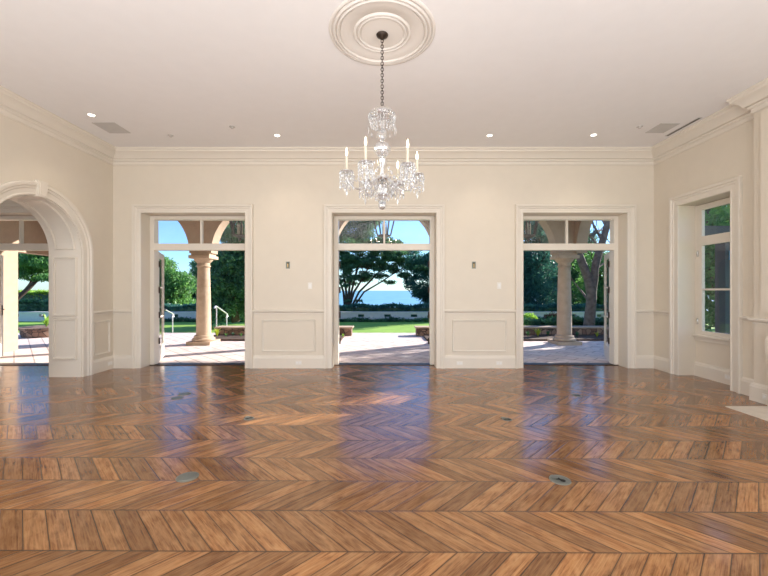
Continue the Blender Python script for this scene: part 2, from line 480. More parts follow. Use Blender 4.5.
# raised wainscot panels
PM = [(-.034, 0), (-.032, .012), (-.024, .024), (-.014, .022), (-.010, .010), (0, .008), (0, 0)]
def panel_frame(bm, p0, ax, az, w, h, n, k=1.0):
    ax = Vector(ax); az = Vector(az); p0 = Vector(p0)
    path = [p0, p0 + ax * w, p0 + ax * w + az * h, p0 + az * h]
    sweep(bm, path, n, [(a * k, b * k) for a, b in PM], True)
k = 6
for x0, x1 in ((-2.235, -1.31), (1.30, 2.24)):
    bm = bmesh.new(); panel_frame(bm, (x0, YW, .335), (1, 0, 0), (0, 0, 1), x1 - x0, .53, (0, -1, 0))
    obj('trim_%d' % k, bm, 'trim', smooth=30, kind='structure'); k += 1
bm = bmesh.new(); panel_frame(bm, (XL, 6.44, .335), (0, 1, 0), (0, 0, 1), .32, .53, (1, 0, 0))
obj('trim_%d' % k, bm, 'trim', smooth=30, kind='structure'); k += 1
# vertical edges of the wainscot beside casings
# ------------------------------------------------------------------ doors
CAS = [(-.0, 0), (.0, .022), (.012, .028), (.022, .020), (.075, .024), (.085, .034), (.105, .036), (.112, .052), (.146, .055), (.15, .048), (.15, 0)]
def casing_bm(x0, x1, zt):
    # path so that side = n x d points away from opening; n=(0,-1,0)
    # going up the left side: d=(0,0,1): n x d = (-1,0,0) -> left. good
    return sweep(bmesh.new(), [(x0, YW, 0), (x0, YW, zt), (x1, YW, zt), (x1, YW, 0)], (0, -1, 0), CAS)
def leaf(parent, hx, side, name='door_leaf'):
    L = .875; T = .045
    g = 1 if side < 0 else -1          # leaf extends +x locally for the left one
    def bx(bm, a, b, y0, y1, z0, z1, bev=0):
        return box(bm, min(a * g, b * g), max(a * g, b * g), y0, y1, z0, z1, bev)
    bm = bmesh.new()
    y0, y1 = 0, T
    bx(bm, 0, .10, y0, y1, .02, 2.205); bx(bm, L - .10, L, y0, y1, .02, 2.205)
    bx(bm, .10, L - .10, y0, y1, .02, .30); bx(bm, .10, L - .10, y0, y1, 2.10, 2.205)
    zz = [.30 + i * .6 for i in range(4)]
    for z in zz[1:3]: bx(bm, .10, L - .10, y0 + .004, y1 - .004, z - .015, z + .015)
    lf = obj(name, bm, 'trim', parent, local=True)
    lf.location = Vector((hx, 7.275, 0)) - wloc(parent)
    lf.rotation_euler = (0, 0, R(114.5) * g)
    for i in range(3):
        obj('pane', bx(bmesh.new(), .101, L - .101, .018, .026, zz[i] + .016, zz[i + 1] - .016), 'pane', lf, local=True)
    for z in (.45, .96, 1.45, 1.96):
        b = bmesh.new(); lathe(b, [(.002, -.062), (.011, -.060), (.013, -.05), (.013, .05), (.011, .060), (.002, .062)], (-.006 * g, -.014, z), 10)
        bx(b, -.002, .04, -.003, 0, z - .055, z + .055)
        obj('hinge', b, 'bronze', lf, local=True, smooth=40)
    b = bmesh.new(); bx(b, L - .075, L - .035, -.006, 0, .90, 1.12, .002); bx(b, L - .075, L - .035, T, T + .006, .90, 1.12, .002)
    for yy in (-.045, T + .045):
        tube(b, [((L - .055) * g, T / 2, 1.03), ((L - .055) * g, yy, 1.03)], .009, 8)
        tube(b, [((L - .055) * g, yy, 1.03), ((L - .11) * g, yy, 1.035), ((L - .165) * g, yy, 1.025)], .008, 8)
    obj('handle', b, 'bronze', lf, local=True, smooth=40)
def make_door(n, cx):
    d = empty('door_%d' % n, (cx, 7.2, 0), 'structure')
    obj('casing', casing_bm(cx - HW, cx + HW, HT), 'trim', d, smooth=25)
    f = bmesh.new()
    y0, y1 = 7.13, 7.27; i = HW - .08
    box(f, cx - HW, cx - i, y0, y1, 0, HT - .005); box(f, cx + i, cx + HW, y0, y1, 0, HT - .005)
    box(f, cx - i, cx + i, y0, y1, 2.81, HT - .005); box(f, cx - i, cx + i, y0 - .01, y1 + .0, 2.22, 2.345, .004)
    box(f, cx - .018, cx + .018, y0 + .04, y1 - .04, 2.345, 2.81)
    # slim lining of the reveal
    obj('frame', f, 'trim', d)
    for a, b in ((cx - i, cx - .018), (cx + .018, cx + i)):
        obj('transom_pane', B(a + .001, b - .001, 7.20, 7.206, 2.346, 2.809), 'pane', d)
    obj('threshold', B(cx - HW + .001, cx + HW - .001, 7.121, 7.30, -.05, .012), 'bronze', d)
    leaf(d, cx - i, -1); leaf(d, cx + i, 1)
    return d
for n, cx in enumerate(DOORS): make_door(n + 1, cx)

# ------------------------------------------------------------------ arched opening trim
ar = empty('trim_%d' % k, (XL, AC, 0), 'structure'); k += 1
ACAS = [(0, 0), (0, .022), (.015, .028), (.028, .020), (.085, .026), (.10, .038), (.125, .040), (.135, .056), (.175, .06), (.19, .05), (.19, 0)]
# n=+x; side n x d away from the opening : going up at far side (y=AC+AR): d=z: x cross z = -y -> toward opening; so walk the other way
path = [Vector((XL, AC - AR, 0))] + arcpts((AC, AS), AR, PI, 0, 40, 'YZ', XL) + [Vector((XL, AC + AR, 0))]
obj('casing', sweep(bmesh.new(), path, (1, 0, 0), [(a, b) for a, b in ACAS]), 'trim', ar, smooth=25)
# lining: jamb slabs and soffit in trim paint
b = bmesh.new()
box(b, XLo - .01, XL, AC + AR - .012, AC + AR, 0, AS); box(b, XLo - .01, XL, AC - AR, AC - AR + .012, 0, AS)
for i in range(40):
    a0, a1 = PI * i / 40, PI * (i + 1) / 40
    q = []
    for r_ in (AR, AR - .012):
        for a in (a0, a1):
            for x in (XLo - .01, XL): q.append(b.verts.new((x, AC + r_ * math.cos(a), AS + r_ * math.sin(a))))
    b.faces.new((q[4], q[5], q[7], q[6])); b.faces.new((q[0], q[2], q[3], q[1]))
    b.faces.new((q[0], q[4], q[6], q[2])); b.faces.new((q[1], q[3], q[7], q[5]))
obj('lining', b, 'trim', ar, smooth=30)
b = bmesh.new()
for (z0_, z1_) in ((.335, .93), (1.06, 1.95)):
    panel_frame(b, (XLo + .11, AC + AR - .012, z0_), (1, 0, 0), (0, 0, 1), .53 - .22, z1_ - z0_, (0, -1, 0), 1.5)
    panel_frame(b, (XL - .11, AC - AR + .012, z0_), (-1, 0, 0), (0, 0, 1), .53 - .22, z1_ - z0_, (0, 1, 0))
obj('jamb_panels', b, 'trim', ar, smooth=30)
# soffit panel beads (two arcs and end bars each side of the keystone)
b = bmesh.new()
for (a0, a1) in ((R(6), R(80)), (R(100), R(174))):
    for x in (XLo + .11, XL - .11):
        tube(b, [(x, AC + (AR - .016) * math.cos(a0 + (a1 - a0) * i / 20), AS + (AR - .016) * math.sin(a0 + (a1 - a0) * i / 20)) for i in range(21)], .020, 8)
    for a in (a0, a1):
        tube(b, [(XLo + .11, AC + (AR - .016) * math.cos(a), AS + (AR - .016) * math.sin(a)), (XL - .11, AC + (AR - .016) * math.cos(a), AS + (AR - .016) * math.sin(a))], .014, 8)
obj('soffit_panels', b, 'trim', ar, smooth=40)
# keystone
def wedge(bm, w0, w1, z0_, z1_, x0, x1):
    v = [bm.verts.new(p) for p in ((x0, AC - w0, z0_), (x1, AC - w0, z0_), (x1, AC + w0, z0_), (x0, AC + w0, z0_), (x0, AC - w1, z1_), (x1, AC - w1, z1_), (x1, AC + w1, z1_), (x0, AC + w1, z1_))]
    for f in ((0, 3, 2, 1), (4, 5, 6, 7), (0, 1, 5, 4), (1, 2, 6, 5), (2, 3, 7, 6), (3, 0, 4, 7)): bm.faces.new([v[i] for i in f])
b = bmesh.new()
wedge(b, .060, .082, AS + AR - .02, AS + AR + .215, XL - .05, XL + .068)
wedge(b, .042, .060, AS + AR - .00, AS + AR + .195, XL + .068, XL + .080)
obj('keystone', b, 'trim', ar)
# same casing on the adjoining side is hidden from here

# ------------------------------------------------------------------ right window
w = empty('window_1', (XR, 5.8, 0), 'structure')
# casing on right wall, n=-x: going up at far side: d=z, n x d = (-1,0,0)x(0,0,1) = (0*1-0*0, 0*0-(-1)*1, 0) = (0,1,0) away. good
obj('casing', sweep(bmesh.new(), [(XR, WY1, 0), (XR, WY1, HT), (XR, WY0, HT), (XR, WY0, 0)], (-1, 0, 0), [(a * 1.13, b) for a, b in CAS]), 'trim', w, smooth=25)
f = bmesh.new(); fx0, fx1 = 5.29, 5.342
a0, a1 = WY0 + .0, WY1 - .0
box(f, fx0, fx1, a0, a0 + .13, .70, HT - .01); box(f, fx0, fx1, a1 - .13, a1, .70, HT - .01)
box(f, fx0, fx1, a0 + .13, a1 - .13, 2.78, HT - .01); box(f, fx0 - .01, fx1, a0 + .13, a1 - .13, 2.19, 2.34)
box(f, fx0, fx1, a0 + .13, a1 - .13, .70, .77); box(f, 5.305, 5.342, a0 + .13, a1 - .13, 1.445, 1.475)
obj('frame', f, 'trim', w)
obj('sill', B(5.235, 5.40, WY0 + .002, WY1 - .002, .668, .70, .006), 'trim', w)
obj('apron', B(5.275, 5.30, WY0 + .002, WY1 - .002, .60, .667, .004), 'trim', w)
for z0_, z1_ in ((.771, 1.444), (1.476, 2.189), (2.341, 2.779)):
    obj('pane', B(5.325, 5.331, a0 + .131, a1 - .131, z0_, z1_), 'pane', w)
for z in (.93, 2.06):
    bb = B(5.274, 5.29, a1 - .075, a1 - .045, z - .05, z + .05, .003); box(bb, 5.262, 5.274, a1 - .068, a1 - .052, z - .02, z + .035, .002)
    obj('sash_catch', bb, 'chrome', w)

# hearth slab and mantel edge
tag(obj('hearth_slab', B(4.24, 4.825, 1.6, 4.60, 0.0, .006), 'marble'), 'flush cream stone hearth slab set in the oak floor at the right edge', 'hearth')
mt = thing('fireplace_mantel', 'cream mantel leg with scrolled corbel at the far right edge of the photo', 'fireplace', (4.8, 3.2, 0))
for yy in (4.42, 1.86):
    b = bmesh.new()
    box(b, 4.70, 4.825, yy - .12, yy + .12, .006, .55, .008)
    obj('leg', b, 'marble', mt)
    b = bmesh.new()
    pts = [(4.70, .55), (4.672, .60), (4.655, .68), (4.65, .76), (4.655, .84), (4.68, .89), (4.73, .91), (4.825, .91), (4.825, .55)]
    v0 = [b.verts.new((x, yy - .1, z)) for x, z in pts]; v1 = [b.verts.new((x, yy + .1, z)) for x, z in pts]
    b.faces.new(v0); b.faces.new(list(reversed(v1)))
    for i in range(len(pts)): b.faces.new((v0[i], v0[(i + 1) % 9], v1[(i + 1) % 9], v1[i]))
    obj('corbel', b, 'marble', mt)
obj('lintel', B(4.72, 4.825, 1.74, 4.54, .912, 1.0, .01), 'marble', mt)
obj('firebox', B(4.81, 4.825, 2.1, 4.2, .01, .90), 'black', mt)

# ------------------------------------------------------------------ wall plates
def outlet(loc, n, label, horiz=True, rows=2):
    x, y, z = loc; ww, hh = (.115, .072) if horiz else (.072, .115)
    o = thing('wall_outlet', label, 'outlet', loc)
    def bx(u0, u1, d0, d1, v0, v1, bev=0):
        if n == 'y': return B(x + u0, x + u1, y - d1, y - d0, z + v0, z + v1, bev=bev)
        s = 1 if n == '+x' else -1
        return B(min(x + s * d0, x + s * d1), max(x + s * d0, x + s * d1), y + u0, y + u1, z + v0, z + v1, bev=bev)
    obj('cover_plate', bx(-ww / 2, ww / 2, 0, .006, -hh / 2, hh / 2, .002), 'plate', o)
    for s in (-.026, .026): obj('socket', bx(s - .017, s + .017, .006, .009, -.015, .015, .001), 'white', o)
    return o
outlet((-1.58, YW - .033, .105), 'y', 'white outlet plate on baseboard left of the centre doorway', True)
outlet((1.40, YW - .033, .095), 'y', 'white outlet plate on baseboard just right of the centre doorway', True)
outlet((2.13, YW - .033, .095), 'y', 'white outlet plate on baseboard just left of the right doorway', True)
outlet((5.267, 5.66, .115), '-x', 'white outlet plate on baseboard below the right wall window', True)
outlet((4.827, 4.66, .095), '-x', 'white outlet plate on baseboard of the chimney breast beside the hearth', True)
outlet((XL + .033, 6.76, .11), '+x', 'white outlet plate on left wall baseboard by the corner', True)
def switch(x, z, label):
    o = thing('light_switch', label, 'light switch', (x, YW, z))
    obj('cover_plate', B(x - .038, x + .038, YW - .006, YW, z - .06, z + .06, bev=.002), 'plate', o)
    obj('rocker', B(x - .017, x + .017, YW - .011, YW - .006, z - .034, z + .034, bev=.002), 'white', o)
switch(-1.375, 1.53, 'white rocker light switch on wall left of the centre doorway')
switch(2.14, 1.53, 'white rocker light switch on wall left of the right doorway')
def jbox(x, z, label):
    o = thing('sconce_mount', label, 'sconce mount', (x, YW, z))
    b = bmesh.new(); box(b, x - .036, x - .022, YW - .012, YW, z - .065, z + .065); box(b, x + .022, x + .036, YW - .012, YW, z - .065, z + .065)
    box(b, x - .022, x + .022, YW - .012, YW, z + .05, z + .065); box(b, x - .022, x + .022, YW - .012, YW, z - .065, z - .05)
    obj('rim', b, 'nickel', o)
    obj('recess', B(x - .022, x + .022, YW - .004, YW, z - .05, z + .05), 'black', o)
    obj('mounting_strap', B(x - .008, x + .008, YW - .016, YW - .004, z - .045, z + .03), 'brass', o)
jbox(-1.785, 1.912, 'small bare sconce mounting box on wall between left and centre doorways')
jbox(1.67, 1.912, 'small bare sconce mounting box on wall between centre and right doorways')

# ------------------------------------------------------------------ ceiling fixtures
def downlight(x, y, label):
    o = thing('recessed_downlight', label, 'ceiling light', (x, y, H))
    obj('trim_ring', lathe(bmesh.new(), [(.048, 0), (.060, -.001), (.059, -.004), (.050, -.006), (.042, -.003), (.040, 0)], (x, y, H), 28), 'white', o, smooth=40)
    obj('lens', lathe(bmesh.new(), [(.040, -.001), (.040, -.004)], (x, y, H), 28), 'lens', o)
    l = light('downlight_bulb', 'SPOT', (x, y, H - .02), 22, (1, .86, .70), (0, 0, 0), spot_size=R(105), spot_blend=.8, shadow_soft_size=.05)
    l.parent = o; l.location = (0, 0, -.02)
downlight(-4.33, 5.476, 'lit round recessed downlight nearest the left wall')
downlight(-1.79, 6.2, 'lit round recessed downlight between the left and centre doorways')
downlight(1.77, 6.2, 'lit round recessed downlight between the centre and right doorways')
downlight(3.50, 6.18, 'lit round recessed downlight above the right doorway')
def grille(x0, x1, y0, y1, label):
    o = thing('ceiling_speaker', label, 'ceiling speaker', ((x0 + x1) / 2, (y0 + y1) / 2, H))
    b = bmesh.new()
    box(b, x0, x1, y0, y0 + .012, H - .006, H); box(b, x0, x1, y1 - .012, y1, H - .006, H); box(b, x0, x0 + .012, y0, y1, H - .006, H); box(b, x1 - .012, x1, y0, y1, H - .006, H)
    obj('frame', b, 'grille', o)
    b = bmesh.new(); n = 22
    for i in range(n):
        yy = y0 + .012 + (y1 - y0 - .024) * (i + .5) / n
        box(b, x0 + .012, x1 - .012, yy - .005, yy + .005, H - .004, H - .0005)
    obj('grille', b, 'grille', o)
grille(-4.52, -4.17, 5.72, 6.10, 'flush rectangular ceiling speaker grille near the left wall')
grille(4.30, 4.60, 5.75, 6.09, 'flush rectangular ceiling speaker grille near the right wall')
o = thing('air_vent', 'narrow dark linear slot air vent along the right crown moulding', 'air vent', (4.75, 5.9, H))
b = bmesh.new(); box(b, 4.718, 4.730, 5.55, 6.22, H - .006, H); box(b, 4.768, 4.780, 5.55, 6.22, H - .006, H); box(b, 4.730, 4.768, 5.55, 5.56, H - .006, H); box(b, 4.730, 4.768, 6.21, 6.22, H - .006, H)
obj('frame', b, 'grille', o)
obj('slot', B(4.730, 4.768, 5.56, 6.21, H - .003, H), 'iron', o)
def sprinkler(x, y, label, r=.045):
    o = thing('ceiling_sprinkler', label, 'sprinkler', (x, y, H))
    obj('cover', lathe(bmesh.new(), [(r, 0), (r, -.006), (r * .8, -.011)], (x, y, H), 24), 'grille', o, smooth=40)
    obj('sprinkler_head', lathe(bmesh.new(), [(.016, -.011), (.016, -.024), (.02, -.026), (.02, -.029)], (x, y, H), 14), 'grille', o, smooth=40)
sprinkler(-3.57, 6.19, 'small round ceiling sprinkler above the left doorway, nearer the crown moulding')
sprinkler(-2.41, 5.87, 'small round ceiling sprinkler left of centre, beside a lit downlight')
sprinkler(4.05, 5.86, 'small round ceiling sprinkler beside the right speaker grille')

# ------------------------------------------------------------------ floor boxes
def floorbox(x, y, label, opened, r=.075, ang=0, ry=None):
    o = thing('floor_socket', label, 'floor outlet', (x, y, 0))
    prof = [(r, 0), (r, .002), (r - .004, .004), (r - .014, .004), (r - .016, .002)]
    obj('rim', lathe(bmesh.new(), prof, (x, y, 0), 32), 'nickel', o, smooth=40)
    if opened:
        b = bmesh.new()
        for s in (-1, 1):
            lathe(b, [(.020, .0042), (.020, .0052)], (x + s * .022 * math.cos(ang), y + s * .022 * math.sin(ang), 0), 16)
        box(b, x - .012, x + .012, y - .008, y + .008, .0042, .0052)
        obj('socket_holes', b, 'black', o)
        b = bmesh.new()
        lathe(b, [(.03, 0), (.03, .003)], (x - .028, y + .038, .004), 16)
        obj('lid_cap', b, 'nickel', o)
    else:
        obj('lid', lathe(bmesh.new(), [(r - .016, .003), (r - .018, .006)], (x, y, 0), 32), 'nickel', o, smooth=40)
def pf(px, py):
    D = 536.5 / (py - 290); return ((px - 384) / 370 * D, D)
floorbox(*pf(187.5, 477), 'round closed grey metal floor outlet lid in the left foreground', False, .082)
floorbox(*pf(560, 480), 'round grey floor outlet with black open sockets in the right foreground', True, .078, R(-50))
floorbox(*pf(249, 418.5), 'small oval floor outlet with black hole, left of centre', True, .058, R(40))
floorbox(*pf(507, 419.5), 'small floor outlet with black sockets, right of centre', True, .055, 0)
floorbox(*pf(184.6, 394), 'flat closed floor outlet lid, the farther of two before left doorway', False, .085)
floorbox(*pf(177.3, 398), 'flat closed floor outlet lid, the nearer of two before left doorway', False, .075)
floorbox(*pf(577, 395.5), 'small dark floor outlet before the right doorway', True, .06, 0)

# ------------------------------------------------------------------ ceiling medallion + chandelier
CX, CY = -.018, 3.73
prof = [(.535, 0), (.530, -.010), (.512, -.014), (.505, -.012), (.502, -.002), (.494, -.002), (.490, -.018), (.478, -.024), (.468, -.020), (.465, -.004), (.457, -.004), (.454, -.022), (.443, -.028), (.433, -.022), (.430, -.004), (.422, -.004), (.418, -.012), (.400, -.010),
        (.300, -.010), (.295, -.004), (.286, -.004), (.283, -.018), (.272, -.024), (.262, -.020), (.258, -.003), (.249, -.003), (.245, -.016), (.235, -.022), (.224, -.018), (.221, -.004), (.212, -.004), (.209, -.010), (.10, -.010), (.06, -.014)]
tag(obj('ceiling_medallion', lathe(bmesh.new(), prof, (CX, CY, H), 96), 'plaster', smooth=60), 'round white plaster ceiling medallion with concentric rings around the chandelier', 'ceiling medallion')
ch = thing('chandelier', 'crystal chandelier with lit candle bulbs hanging on a chain from the medallion', 'chandelier', (CX, CY, H - .013))
obj('canopy', lathe(bmesh.new(), [(.055, 0), (.06, -.008), (.056, -.018), (.04, -.03), (.02, -.045), (.008, -.055)], (CX, CY, H - .013), 28), 'bronze', ch, smooth=50)
def zc(y): return 1.45 + (290 - y) / 99.2
b = bmesh.new()
ztop, zbot = H - .065, zc(108)
nl = 24; pitch = (ztop - zbot) / nl
for i in range(nl):
    z = ztop - pitch * (i + .5); pts = []
    hx = .0135; hz = pitch * .5 + .007
    for kk in range(15):
        a = 2 * PI * kk / 14
        u, v = hx * math.cos(a), hz * math.sin(a)
        pts.append((CX + u, CY, z + v) if i % 2 == 0 else (CX, CY + u, z + v))
    tube(b, pts, .0035, 6)
obj('chain', b, 'bronze', ch, smooth=60)
# stem: balls, vase, disc
def pl(name, prof, mat='crystal', seg=20, sm=None): return obj(name, lathe(bmesh.new(), prof, (CX, CY, 0), seg), mat, ch, smooth=sm)
def ball(zc_, rx, rz, n=8): return [(max(.002, rx * math.sin(PI * i / n)), zc_ + rz * math.cos(PI * i / n)) for i in range(n + 1)]
pl('centre_rod', [(.008, zc(107)), (.008, zc(205))], 'chrome', 8)
pl('crown_dish', [(.012, zc(108.5)), (.05, zc(108)), (.115, zc(111.5)), (.135, zc(114)), (.138, zc(115.5)), (.11, zc(113.5)), (.05, zc(110)), (.012, zc(110))])
pl('upper_ball', ball(zc(134.8), .048, .062))
pl('middle_ball', ball(zc(149.3), .088, .077, 10))
pl('neck_vase', [(.03, zc(158)), (.052, zc(160)), (.045, zc(163)), (.026, zc(169)), (.020, zc(174)), (.035, zc(176))])
pl('hub_plate', [(.02, zc(175.5)), (.062, zc(176.5)), (.064, zc(178.5)), (.045, zc(181)), (.02, zc(182))], 'chrome', 28, 40)
pl('lower_bowl', [(.02, zc(183)), (.07, zc(186)), (.085, zc(190)), (.07, zc(195)), (.035, zc(199)), (.015, zc(201))])
pl('bottom_ball', ball(zc(205.6), .043, .043, 8), 'crystal')
rnd = random.Random(4)
def drop(bm, x, y, z, s, L):
    # faceted almond prism
    v = [bm.verts.new((x, y, z))]
    a0 = rnd.random() * PI
    ring = [bm.verts.new((x + s * math.cos(a0 + i * PI / 2), y + s * math.sin(a0 + i * PI / 2) * .6, z - L * .6)) for i in range(4)]
    e = bm.verts.new((x, y, z - L))
    for i in range(4):
        bm.faces.new((v[0], ring[i], ring[(i + 1) % 4])); bm.faces.new((e, ring[(i + 1) % 4], ring[i]))
b = bmesh.new()
for i in range(26):
    a = 2 * PI * i / 26; r = .138
    for j in range(4): drop(b, CX + r * math.cos(a) * (1 - .05 * j), CY + r * math.sin(a) * (1 - .05 * j), zc(115) - j * .03, .008, .028)
    if i % 2 == 0: drop(b, CX + .142 * math.cos(a), CY + .142 * math.sin(a), zc(127), .011, .07)
for i in range(60):
    a = rnd.random() * 2 * PI; r = .03 + .09 * rnd.random()
    drop(b, CX + r * math.cos(a), CY + r * math.sin(a), zc(112 + rnd.random() * 14), .009, .035)
obj('crown_crystals', b, 'crystal', ch, kind='stuff')
b = bmesh.new()
for i in range(18):
    a = 2 * PI * i / 18
    for j in range(7):
        t = j / 6; r = .135 * (1 - t) ** .7 + .03
        drop(b, CX + r * math.cos(a), CY + r * math.sin(a), zc(180 + 21 * t), .009, .032)
for i in range(70):
    a = rnd.random() * 2 * PI; r = .04 + .12 * rnd.random()
    drop(b, CX + r * math.cos(a), CY + r * math.sin(a), zc(172 + rnd.random() * 18), .009, .035)
obj('basket_crystals', b, 'crystal', ch, kind='stuff')
RA = .358; ZD = 2.615
for ang in (7, 62, 121, 189, 245, 312):
    a = R(ang); ux, uy = math.cos(a), math.sin(a)
    P = lambda r, z: (CX + ux * r, CY + uy * r, z)
    pts = [P(.045, 2.585), P(.10, 2.55), P(.16, 2.49), P(.22, 2.455), P(.28, 2.465), P(.33, 2.51), P(RA, 2.57), P(RA, 2.61)]
    b = tube(bmesh.new(), pts, [.012, .011, .010, .010, .010, .010, .010, .012], 6)
    arm = obj('arm', b, 'crystal', ch)
    c = P(RA, 0); ax = (CX, CY, H - .013)
    def sub(name, bm, m, **kw):
        bmesh.ops.translate(bm, vec=-wloc(ch), verts=bm.verts)
        return obj(name, bm, m, arm, local=True, **kw)
    sub('drip_dish', lathe(bmesh.new(), [(.01, ZD - .012), (.045, ZD - .004), (.068, ZD + .008), (.070, ZD + .012), (.04, ZD + .004), (.012, ZD + .002)], c, 16), 'crystal')
    sub('candle', lathe(bmesh.new(), [(.013, ZD + .002), (.013, ZD + .165)], c, 12), 'candle', smooth=40)
    sub('candle_bulb', lathe(bmesh.new(), [(.006, ZD + .165), (.011, ZD + .182), (.012, ZD + .196), (.008, ZD + .222), (.0025, ZD + .245)], c, 10), 'flame', smooth=60)
    b = bmesh.new()
    for i in range(16):
        q = 2 * PI * i / 16
        for j in range(4): drop(b, c[0] + .068 * math.cos(q), c[1] + .068 * math.sin(q), ZD + .006 - j * .030, .008, .030)
        if i % 2: drop(b, c[0] + .068 * math.cos(q), c[1] + .068 * math.sin(q), ZD - .11, .011, .06)
    for i in range(34):
        q = rnd.random() * 2 * PI; r = .085 * rnd.random()
        drop(b, c[0] + r * math.cos(q), c[1] + r * math.sin(q), ZD + .03 - .17 * rnd.random(), .009, .035)
    for i in range(16):   # swags from dish to the hub
        t = (i + .5) / 16; rr = RA * (1 - t) + .08 * t
        drop(b, CX + ux * rr, CY + uy * rr, ZD + .02 - .11 * math.sin(PI * t) + .05 * t + rnd.uniform(-.03, .03), .009, .03)
    sub('crystal_drops', b, 'crystal', kind='stuff')
    sub('long_pendant', (lambda bb: (drop(bb, c[0], c[1], ZD - .14, .014, .10), bb)[1])(bmesh.new()), 'crystal')
    l = light('candle_glow', 'POINT', (0, 0, 0), .9, (1, .84, .66), shadow_soft_size=.015)
    l.parent = arm; l.location = Vector((c[0], c[1], ZD + .27)) - wloc(ch)

# ------------------------------------------------------------------ outside: loggia
ZP = -.03
obj('patio', B(-16, 16, 7.30, 12.8, -.45, ZP), 'paver', kind='structure')
COLS = [-4.97, -1.66, 1.66, 4.97]
ARR, ARS = 1.36, 2.45
bm = bmesh.new(); Y0, Y1 = 10.0, 10.4
allc = [-8.28] + COLS
for a, c in zip(allc, allc[1:]):
    arch_fill(bm, lambda u, d, z: (u, d, z), (a + c) / 2, ARR, ARS, 4.3, Y0, Y1, 32)
for c in allc[:-1]: box(bm, c - (1.655 - ARR), c + (1.655 - ARR), Y0, Y1, ARS, 4.3)
box(bm, 4.97 - (1.655 - ARR), 5.45, Y0, Y1, ARS, 4.3)
box(bm, -8.95, -8.28 - .295, Y0, Y1, ZP, 4.3); box(bm, -9.3, -8.95, Y0, Y1, 2.39, 4.3); box(bm, -8.575, -7.985, Y0, Y1, ZP, ARS)
obj('wall_loggia', bm, 'stucco', kind='structure')
bm = bmesh.new()
box(bm, -9.3, -9.0, 7.30, 9.1, ZP, 4.0); box(bm, -9.3, -9.0, 9.1, 10.0, 2.39, 4.0)
obj('wall_loggia_end', bm, 'stucco', kind='structure')
bm = arch_fill(bmesh.new(), lambda u, d, z: (d, u, z), 8.62, 1.31, ARS, 4.25, 5.15, 5.45, 32)
box(bm, 5.15, 5.45, 9.93, 10.0, ARS, 4.25)
obj('wall_loggia_side', bm, 'stucco', kind='structure')
obj('ceiling_loggia', B(-9.3, 5.45, 7.30, 10.4, 4.0, 4.2), 'stucco', kind='structure').location.z = .001
def column(x, label):
    y = 10.2; t = thing('stone_column', label, 'column', (x, y, ZP), 'loggia columns')
    b = box(bmesh.new(), x - .32, x + .32, y - .32, y + .32, ZP, ZP + .09)
    lathe(b, [(.27, .09), (.295, .11), (.295, .15), (.26, .17), (.24, .19), (.245, .21), (.235, .235), (.205, .25)], (x, y, ZP), 36)
    obj('base', b, 'stone', t, smooth=35)
    H0 = .25; H1 = 2.10
    pr = []
    for i in range(15):
        f_ = i / 14; r = .190 - .034 * f_ ** 1.5
        pr.append((r, H0 + (H1 - H0) * f_))
        if i in (5, 10): pr += [(r - .006, H0 + (H1 - H0) * f_ + .003), (r - .006, H0 + (H1 - H0) * f_ + .010), (r - .001, H0 + (H1 - H0) * f_ + .013)]
    obj('shaft', lathe(bmesh.new(), pr, (x, y, ZP), 36), 'stone', t, smooth=35)
    b = lathe(bmesh.new(), [(.156, 2.10), (.182, 2.115), (.182, 2.145), (.160, 2.16), (.160, 2.22), (.182, 2.235), (.23, 2.29), (.25, 2.33)], (x, y, ZP), 36)
    box(b, x - .28, x + .28, y - .28, y + .28, ZP + 2.33, ZP + 2.42, .008)
    box(b, x - .25, x + .25, y - .199, y + .199, ZP + 2.42, ARS + .001)
    obj('capital', b, 'stone', t, smooth=35)
column(-4.97, 'round carved stone loggia column seen through the left doorway')
column(4.97, 'round carved stone loggia column seen through the right doorway')
column(-1.66, 'round stone loggia column hidden behind the wall left of centre doorway')
column(1.66, 'round stone loggia column hidden behind the wall right of centre doorway')

def lantern(x, y, label):
    t = thing('hanging_lantern', label, 'lantern', (x, y, 4.0))
    zt, zb = 3.22, 2.70; rt, rb = .27, .15
    b = bmesh.new(); tube(b, [(x, y, 4.0), (x, y, 3.55)], .012, 8); lathe(b, [(.05, 4.0), (.05, 3.97)], (x, y, 0), 16)
    obj('hanging_rod', b, 'iron', t)
    b = lathe(bmesh.new(), [(.02, 3.56), (.06, 3.52), (.10, 3.42), (.29, 3.24), (.29, 3.22)], (x, y, 0), 6)
    obj('roof', b, 'iron', t)
    b = bmesh.new()
    for i in range(6):
        a = 2 * PI * i / 6; a2 = 2 * PI * (i + 1) / 6
        P0 = (x + rt * math.cos(a), y + rt * math.sin(a), zt); P1 = (x + rb * math.cos(a), y + rb * math.sin(a), zb)
        Q0 = (x + rt * math.cos(a2), y + rt * math.sin(a2), zt); Q1 = (x + rb * math.cos(a2), y + rb * math.sin(a2), zb)
        tube(b, [P0, P1], .018, 6); tube(b, [P0, Q0], .012, 6); tube(b, [P1, Q1], .014, 6)
        m0 = tuple(p * .82 + q * .18 for p, q in zip(P0, P1)); m1 = tuple(p * .82 + q * .18 for p, q in zip(Q0, Q1)); tube(b, [m0, m1], .008, 6)
    obj('cage', b, 'iron', t)
    obj('bottom_finial', lathe(bmesh.new(), [(.15, 2.70), (.15, 2.685), (.08, 2.66), (.03, 2.64), (.035, 2.61), (.01, 2.57)], (x, y, 0), 16), 'iron', t, smooth=40)
    for i in range(3):
        a = 2 * PI * i / 3
        cx_, cy_ = x + .05 * math.cos(a), y + .05 * math.sin(a)
        obj('candle', lathe(bmesh.new(), [(.016, 2.70), (.016, 2.90)], (cx_, cy_, 0), 10), 'candle', t)
        obj('candle_bulb', lathe(bmesh.new(), [(.008, 2.90), (.017, 2.93), (.010, 2.97), (.002, 2.995)], (cx_, cy_, 0), 10), 'plate', t)
